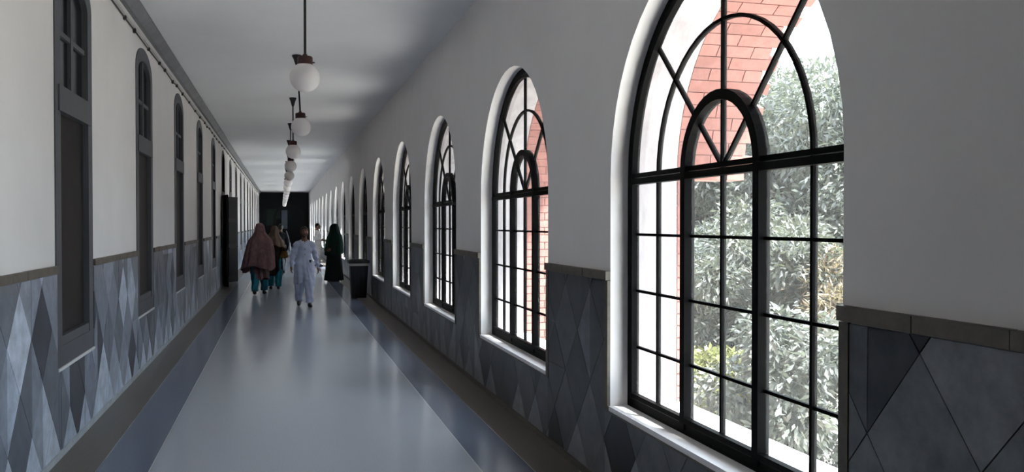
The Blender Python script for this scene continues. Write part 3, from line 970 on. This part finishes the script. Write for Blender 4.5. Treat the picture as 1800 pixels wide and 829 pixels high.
    ph = rng.uniform(0, 6)
    def folds(X, Y, Z):
        a = np.arctan2(Y, X)
        w = np.clip((1.15 - Z) / 0.6, 0, 1)
        arms = np.clip((np.abs(X) - 0.19) / 0.05, 0, 1) * (Z > 0.85)
        return 0.016 * w * np.sin(8 * a + ph + 4 * Z) + 0.006 * np.sin(46 * Z + 14 * X + ph) * (0.45 + 1.1 * arms)
    V, F = blob(sk, 0.011, 0.035, mod=folds, cut=lambda X, Y, Z: np.maximum(hem_z + 0.03 * np.sin(3 * np.arctan2(Y, X)) - Z, Z - 1.475 + 0.25 * Y * 0 + np.where(Y < 0, -Y * 0.9, 0) * (np.abs(X) < 0.07)))
    shirt = ob('kameez', mesh('kameez', V, F, True), top_col, root)
    # loose trousers
    tp = []
    for q in 'RL':
        tp += [(J['hp' + q], J['kn' + q], 0.122, 0.112), (J['kn' + q], J['an' + q] + np.array((0, 0, -0.03)), 0.110, 0.080)]
    V, F = blob(tp, 0.012, 0.02, mod=lambda X, Y, Z: 0.008 * np.sin(30 * Z + 20 * X + ph) * np.clip((0.5 - Z) / 0.3, 0, 1) + 0.006 * np.sin(60 * X + 9 * Z),
                cut=lambda X, Y, Z: np.minimum(np.minimum(J['anR'][2], J['anL'][2]) + 0.012 - Z + 0 * X, 1.0))
    ob('shalwar', mesh('shalwar', V, F, True), bottom_col, root)
    for q in 'RL':
        a = J['an' + q]
        lift = max(0.0, a[2] - 0.085)
        heel = np.array((a[0], a[1] + 0.045, 0.040 + lift * 1.0)); toe = np.array((a[0] * 1.15, a[1] - 0.175, 0.036 + lift * 0.1))
        bl_ = (heel + toe) / 2 + np.array((0, -0.03, 0.004))
        V, F = blob([(heel, bl_, 0.040, 0.045), (bl_, toe, 0.045, 0.034), (heel + np.array((0, 0, 0.03)), bl_ + np.array((0, 0.02, 0.018)), 0.036, 0.034)], 0.009, 0.02,
                    cut=lambda X, Y, Z: 0.004 - Z)
        ob('shoe', mesh('shoe', V, F, True), shoe, root)
    return root, shirt

# -- man in pale blue walking towards the camera
PB = cloth('pale_blue_cotton', (0.50, 0.54, 0.70))
walk = dict(knR=(-0.10, 0.02, 0.50), anR=(-0.105, 0.20, 0.135), knL=(0.09, -0.17, 0.51), anL=(0.085, -0.20, 0.088),
            elR=(-0.250, 0.02, 1.11), wrR=(-0.285, -0.10, 0.88), elL=(0.245, 0.07, 1.10), wrL=(0.29, 0.05, 0.86))
p1, sh = person('man in pale blue long shirt and trousers walking towards camera', (0.46, 17.75, 0), R(4), 1.645, walk, PB, PB, beard=True, hem_z=0.52)
for k, z in enumerate((1.26, 1.15)):
    MB().lathe([(0.001, 0.004), (0.010, 0.004), (0.010, -0.004), (0.001, -0.004)], 10).build('button', HAIR, p1, loc=(0.0, -0.118, z), rot=(PI / 2, 0, 0))
MB().box(-0.022, 0.022, -0.020, 0.02, -0.03, 0.03).build('pocket_phone', SHOE, p1, loc=(0.115, -0.105, 1.0))
for sd in (-1, 1):
    MB().prism([(0, 0), (0.055, 0.012), (0.050, -0.075)], -0.004, 0.004).build('collar', cloth('collar_cotton_%s' % ('a' if sd < 0 else 'b'), (0.62, 0.65, 0.76)), p1, loc=(sd * 0.012, -0.078, 1.440), rot=(R(-12), 0, -PI / 2 if sd > 0 else PI / 2))

# -- woman in a mauve shawl, seen from behind
MV = cloth('mauve_print', (0.20, 0.115, 0.12), 0.35)
TEAL = cloth('teal_cotton', (0.020, 0.16, 0.21), 0.3)
BRN = cloth('brown_mauve', (0.16, 0.10, 0.10), 0.25)
p2, _ = person('woman draped in a mauve shawl walking away on the left', (-0.50, 20.9, 0), R(180 - 4), 1.69,
               dict(knR=(-0.10, -0.14, 0.51), anR=(-0.09, -0.17, 0.09), knL=(0.10, 0.02, 0.5), anL=(0.11, 0.16, 0.12), elR=(-0.25, -0.06, 1.13), wrR=(-0.20, -0.22, 1.02), elL=(0.25, -0.06, 1.13), wrL=(0.20, -0.22, 1.02)),
               BRN, TEAL, hem_z=0.40)
V, F = drape([(1.79, 0, 0.01, 0.01, 0.01), (1.775, 0, 0.012, 0.065, 0.075), (1.70, 0, 0.015, 0.105, 0.125), (1.58, 0, 0.03, 0.112, 0.13), (1.47, 0, 0.02, 0.185, 0.15), (1.38, 0, 0.01, 0.275, 0.185),
              (1.10, 0.0, 0.01, 0.335, 0.24), (0.90, 0.02, 0.02, 0.36, 0.26), (0.72, 0.03, 0.03, 0.385, 0.27)], folds=9, amp=0.027, seed=4, hem=lambda a: -0.13 * math.cos(a) * (1 if math.cos(a) > 0 else -0.35) + 0.07 * math.sin(2 * a))
o = ob('shawl', mesh('shawl', V, F, True), MV, p2)
md = o.modifiers.new('thickness', 'SOLIDIFY'); md.thickness = 0.006; md.offset = 1

# -- second woman just ahead of her, beige scarf, dark tunic, mustard sleeve
BEI = cloth('beige_scarf', (0.22, 0.16, 0.13), 0.3)
DKB = cloth('dark_tunic', (0.030, 0.022, 0.020), 0.4)
p3, _ = person('woman in beige head scarf and dark tunic beside mauve shawl', (-0.17, 22.4, 0), R(180), 1.63,
               dict(knR=(-0.10, 0.02, 0.5), anR=(-0.10, 0.15, 0.12), knL=(0.10, -0.14, 0.51), anL=(0.10, -0.17, 0.09), elL=(0.27, -0.02, 1.12), wrL=(0.24, -0.16, 0.95)), DKB, TEAL, hem_z=0.42)
V, F = drape([(1.785, 0, 0.01, 0.01, 0.01), (1.77, 0, 0.012, 0.065, 0.075), (1.69, 0, 0.016, 0.105, 0.122), (1.58, 0, 0.03, 0.108, 0.125), (1.49, 0, 0.02, 0.16, 0.145), (1.40, 0, 0.01, 0.24, 0.17), (1.24, 0, 0.01, 0.28, 0.20)], folds=8, amp=0.02, seed=9,
             hem=lambda a: 0.08 * math.cos(a))
o = ob('head_scarf', mesh('head_scarf', V, F, True), BEI, p3)
md = o.modifiers.new('thickness', 'SOLIDIFY'); md.thickness = 0.006; md.offset = 1
bg_ = empty('handbag', (-0.47, 22.2, 0)); tag(bg_, 'mustard cloth bag hanging between the two walking women', 'bag')
MUS = cloth('mustard_cloth', (0.15, 0.085, 0.025), 0.3)
V, F = blob([((-0.07, 0, 0.80), (0.07, 0, 0.80), 0.085, 0.085, (1, 0.5, 1)), ((-0.06, 0, 0.92), (0.06, 0, 0.92), 0.06, 0.06, (1, 0.45, 1))], 0.01, 0.03)
ob('bag_body', mesh('bag_body', V, F, True), MUS, bg_)
MB().tube([(-0.07, 0, 0.95), (-0.05, 0.0, 1.15), (0.0, 0.02, 1.26), (0.05, 0.0, 1.15), (0.07, 0, 0.95)], 0.008, 6).build('strap', MUS, bg_, True)
bg_.location = (0.075, 22.30, 0.32); bg_.scale = (0.7, 0.7, 0.7)

# -- person in black further on, pale trousers, pale shoulder bag
BLK = cloth('black_cloth', (0.012, 0.013, 0.016), 0.3)
PGR = cloth('pale_grey_cloth', (0.33, 0.35, 0.38), 0.1)
p4, _ = person('person in black coat and pale grey trousers walking away, centre distance', (-0.02, 29.9, 0), R(180), 1.70,
               dict(knR=(-0.10, -0.10, 0.5), anR=(-0.10, -0.12, 0.088), knL=(0.10, 0.02, 0.5), anL=(0.10, 0.14, 0.11)), BLK, PGR, hem_z=0.74)
sb = empty('shoulder_bag', (0.30, 29.95, 0)); tag(sb, 'pale shoulder bag carried by the person in black coat', 'bag')
V, F = blob([((-0.02, -0.10, 0.86), (-0.02, 0.10, 0.86), 0.11, 0.11, (0.45, 1, 1)), ((-0.02, -0.09, 1.0), (-0.02, 0.09, 1.0), 0.07, 0.07, (0.45, 1, 1))], 0.012, 0.03)
ob('bag_body', mesh('bag_body', V, F, True), PGR, sb)
MB().tube([(-0.02, 0.10, 1.03), (-0.06, 0.11, 1.25), (-0.13, 0.06, 1.46), (-0.13, -0.06, 1.46), (-0.06, -0.11, 1.25), (-0.02, -0.10, 1.03)], 0.012, 6).build('strap', PGR, sb, True)

# -- man in white standing in profile by the right wall
WHT = cloth('white_cotton', (0.72, 0.68, 0.66))
p5, _ = person('man in white long shirt standing in profile by far windows', (1.42, 34.4, 0), R(70), 1.73,
               dict(elR=(-0.25, 0.05, 1.13), wrR=(-0.20, -0.19, 1.08), elL=(0.25, 0.05, 1.13), wrL=(0.17, -0.20, 1.06)), WHT, WHT)
ph_ = empty('mobile_phone', (1.62, 34.33, 1.10), R(70)); tag(ph_, 'small dark phone held by the man in white', 'phone')
MB().box(-0.04, 0.04, -0.008, 0.008, 0.0, 0.13).build('phone_body', SHOE, ph_)
MB().box(-0.035, 0.035, 0.008, 0.0095, 0.008, 0.122).build('phone_screen', DARKGLASS, ph_)

# -- woman in dark green veil over black gown, standing by the bin
GRN = cloth('dark_green_veil', (0.005, 0.026, 0.020), 0.3)
p6, _ = person('woman in dark green veil and black gown near the bin', (1.50, 25.0, 0), R(-60), 1.68,
               dict(elR=(-0.24, -0.03, 1.13), wrR=(-0.15, -0.20, 1.02), elL=(0.24, -0.03, 1.13), wrL=(0.15, -0.20, 1.02)), BLK, BLK, hem_z=0.5)
V, F = drape([(1.22, 0, 0.0, 0.20, 0.16), (1.0, 0, 0.0, 0.235, 0.19), (0.7, 0, 0.0, 0.25, 0.21), (0.35, 0, 0.0, 0.275, 0.235), (0.055, 0, 0.0, 0.31, 0.27)], folds=10, amp=0.022, seed=12)
o = ob('gown', mesh('gown', V, F, True), BLK, p6)
V, F = drape([(1.79, 0, 0.01, 0.01, 0.01), (1.775, 0, 0.012, 0.065, 0.075), (1.70, 0, 0.005, 0.108, 0.136), (1.58, 0, 0.01, 0.112, 0.146), (1.47, 0, 0.02, 0.19, 0.155), (1.38, 0, 0.01, 0.265, 0.19),
              (1.10, 0, 0.01, 0.30, 0.24), (0.86, 0, 0.01, 0.31, 0.26)], folds=9, amp=0.02, seed=15, hem=lambda a: 0.05 * math.sin(a))
o = ob('veil', mesh('veil', V, F, True), GRN, p6)
md = o.modifiers.new('thickness', 'SOLIDIFY'); md.thickness = 0.006; md.offset = 1

# ------------------------------------------------------------------ outside: ground, trees, shrubs
GZ = -0.6
tag(MB().box(W + THICK, 90, -40, 130, GZ - 0.3, GZ).build('ground', GROUND), 'dry garden ground outside the right windows', 'ground', kind='structure')
tag(MB().box(W + THICK + 0.06, W + THICK + 1.5, -40, 130, GZ, GZ + 0.03).build('path', mat('pale_bounce', (0.60, 0.585, 0.55), 0.9, var=0.12, vscale=2)), 'unseen pale strip added outside to bounce light to the ceiling', 'path', kind='structure')  # unseen pale reflector, added to throw light up onto the ceiling
def leaves(centers, radii, n, size, seed, droop=0.3, aspect=0.34):
    """n separate folded leaves scattered through ellipsoidal clumps"""
    g = np.random.default_rng(seed)
    C = np.array(centers, float); Rr = np.array(radii, float)
    wgt = (Rr.prod(1)) ** (2 / 3); wgt /= wgt.sum()
    k = g.choice(len(C), n, p=wgt)
    d = g.normal(size=(n, 3)); d /= np.linalg.norm(d, axis=1)[:, None]
    rad = g.uniform(0.35, 1.05, n) ** 0.5
    P = C[k] + d * rad[:, None] * Rr[k]
    ax = d * 0.8 + g.normal(size=(n, 3)) * 0.55; ax[:, 2] -= droop
    ax /= np.linalg.norm(ax, axis=1)[:, None]
    up = g.normal(size=(n, 3)) * 0.6 + np.array((0, 0, 1.0))
    sd = np.cross(ax, up); sd /= np.linalg.norm(sd, axis=1)[:, None]
    nn = np.cross(sd, ax)
    L = size * g.uniform(0.6, 1.3, n)[:, None]
    w = L * aspect * 0.5
    mid = P + ax * L * 0.5 - nn * L * 0.04
    V = np.stack([P, mid + sd * w + nn * L * 0.05, P + ax * L - nn * L * 0.10, mid - sd * w + nn * L * 0.05], 1).reshape(-1, 3)
    m = bpy.data.meshes.new('foliage')
    m.vertices.add(len(V)); m.vertices.foreach_set('co', V.ravel())
    q = np.arange(n) * 4
    F = np.concatenate([np.stack([q, q + 1, q + 2], 1), np.stack([q, q + 2, q + 3], 1)])
    m.loops.add(F.size); m.loops.foreach_set('vertex_index', F.ravel().astype(np.int32))
    m.polygons.add(len(F)); m.polygons.foreach_set('loop_start', (np.arange(len(F)) * 3).astype(np.int32))
    m.polygons.foreach_set('loop_total', np.full(len(F), 3, np.int32))
    m.update(); m.validate()
    return m
def tree(name, label, cat, loc, h, spread, clumps, n, size, mt, seed, z0=0.25, aspect=0.34, droop=0.3, trunk_r=0.10, group=None):
    r = random.Random(seed)
    t = empty(name, loc); tag(t, label, cat, group)
    C, Q = [], []
    br = MB()
    tp = (r.uniform(-0.15, 0.15) * spread, r.uniform(-0.15, 0.15) * spread, h * 0.62)
    MB().tube([(0, 0, -0.1), (0.04 * h, 0.02, h * 0.22), (tp[0] * 0.6, tp[1] * 0.6, h * 0.42), tp], [trunk_r * 1.3, trunk_r, trunk_r * 0.8, trunk_r * 0.45], 10).build('trunk', BARK, t, True)
    for k in range(clumps):
        a = k * 2.399 + r.uniform(-0.3, 0.3)
        z = h * (z0 + (0.93 - z0) * (k + 0.5) / clumps)
        prof = math.sin(PI * min(1, max(0.12, (z / h - z0 * 0.4) / (1.08 - z0 * 0.4)))) ** 0.6
        rr = spread * prof * r.uniform(0.35, 0.85)
        c = (rr * math.cos(a), rr * math.sin(a), z)
        C.append(c); q = spread * r.uniform(0.28, 0.46); Q.append((q, q, q * 0.75))
        if k % 2 == 0:
            s0 = Vector((tp[0] * 0.5, tp[1] * 0.5, h * (0.25 + 0.3 * z / h)))
            br.tube([s0, s0.lerp(Vector(c), 0.5) + Vector((0, 0, 0.06 * h)), Vector(c)], [trunk_r * 0.4, trunk_r * 0.25, trunk_r * 0.1], 6)
    br.build('branches', BARK, t, True)
    tag(ob('foliage', leaves(C, Q, n, size, seed, droop, aspect), mt, t), kind='stuff')
    return t
G1 = leaf_mat('mango_leaf', (0.046, 0.052, 0.046), (0.112, 0.118, 0.096))
G2 = leaf_mat('grey_green_leaf', (0.058, 0.068, 0.064), (0.13, 0.14, 0.122))
G3 = leaf_mat('yellow_green_leaf', (0.11, 0.125, 0.045), (0.20, 0.205, 0.085))
G4 = leaf_mat('russet_leaf', (0.12, 0.085, 0.055), (0.19, 0.155, 0.10))
TG = 'trees outside the right windows'
tree('mango_tree', 'dense green tree filling the middle of the nearest window', 'tree', (8.6, 14.6, GZ), 5.0, 2.3, 40, 44000, 0.135, G1, 31, group=TG, trunk_r=0.16)
tree('mango_tree', 'dense green tree at the right edge of the nearest window', 'tree', (9.0, 11.6, GZ), 4.9, 2.2, 38, 42000, 0.135, G2, 32, group=TG, trunk_r=0.15)
tree('mango_tree', 'dark tree behind the brick arch in the nearest window', 'tree', (8.4, 18.2, GZ), 4.4, 2.2, 36, 30000, 0.14, G1, 33, group=TG, trunk_r=0.15)
tree('mango_tree', 'pale green tree standing behind the other garden trees', 'tree', (13.0, 17.0, GZ), 5.2, 3.4, 44, 20000, 0.24, G2, 34, group=TG, trunk_r=0.2)
tree('mango_tree', 'unseen tree added to shade the sixth and seventh windows', 'tree', (6.3, 24.6, GZ), 6.4, 2.5, 40, 16000, 0.24, G1, 35, group=TG, trunk_r=0.18)  # hidden from the camera; added to dim this stretch of ceiling
tree('mango_tree', 'unseen tree added to shade the fifth window', 'tree', (6.2, 20.3, GZ), 6.4, 2.5, 40, 16000, 0.24, G1, 36, group=TG, trunk_r=0.18)  # also hidden, added to block daylight from the same stretch
far0 = tree('mango_tree', 'tall tree outside the far windows, nearest of the far three', 'tree', (7.0, 33.5, GZ), 6.2, 2.6, 40, 14000, 0.26, G2, 37, group=TG, trunk_r=0.18)  # out of view; added to shade the ground by the far windows
for k, (lx, ly, rz_) in enumerate(((7.4, 42.5, 1.1), (7.0, 52.0, 2.4))):  # two more unseen copies for the same shading
    t = far0.copy(); link(t); t.location = (lx, ly, GZ); t.rotation_euler = (0, 0, rz_)
    t['label'] = 'unseen tree added to shade the far windows, %s of the far three' % ('middle', 'last')[k]
    for ch in far0.children:
        c = ch.copy(); link(c, t)
tree('mango_tree', 'tree in the garden behind the right side of the nearest window', 'tree', (12.5, 7.5, GZ), 4.6, 2.4, 36, 22000, 0.15, G2, 38, group=TG, trunk_r=0.16)
SG = 'shrubs below the nearest window'
tree('leafy_shrub', 'yellow green shrub low behind the nearest window sill', 'shrub', (4.45, 8.15, GZ), 0.9, 0.72, 16, 8000, 0.085, G3, 41, z0=0.12, group=SG, trunk_r=0.03, aspect=0.42)
tree('leafy_shrub', 'broad leaved grey green shrub at the window foot', 'shrub', (4.6, 6.6, GZ), 1.45, 0.85, 18, 8000, 0.10, G2, 42, z0=0.12, group=SG, trunk_r=0.03, aspect=0.40)
tree('leafy_shrub', 'tall narrow leaved shrub in the middle of the garden view', 'shrub', (5.6, 8.6, GZ), 2.3, 1.0, 24, 15000, 0.105, G1, 43, z0=0.15, group=SG, trunk_r=0.04)
tree('leafy_shrub', 'russet tipped shrub at the right of the nearest window', 'shrub', (6.0, 7.7, GZ), 2.0, 0.85, 20, 10000, 0.12, G4, 44, z0=0.3, group=SG, trunk_r=0.04, aspect=0.2)
tree('leafy_shrub', 'grey green shrub beside the outer window jamb', 'shrub', (5.4, 10.2, GZ), 2.2, 1.05, 22, 14000, 0.10, G2, 45, z0=0.15, group=SG, trunk_r=0.04)
tree('leafy_shrub', 'deep green shrub between the tree trunks', 'shrub', (6.8, 10.6, GZ), 2.5, 1.3, 26, 16000, 0.11, G1, 46, z0=0.12, group=SG, trunk_r=0.04)
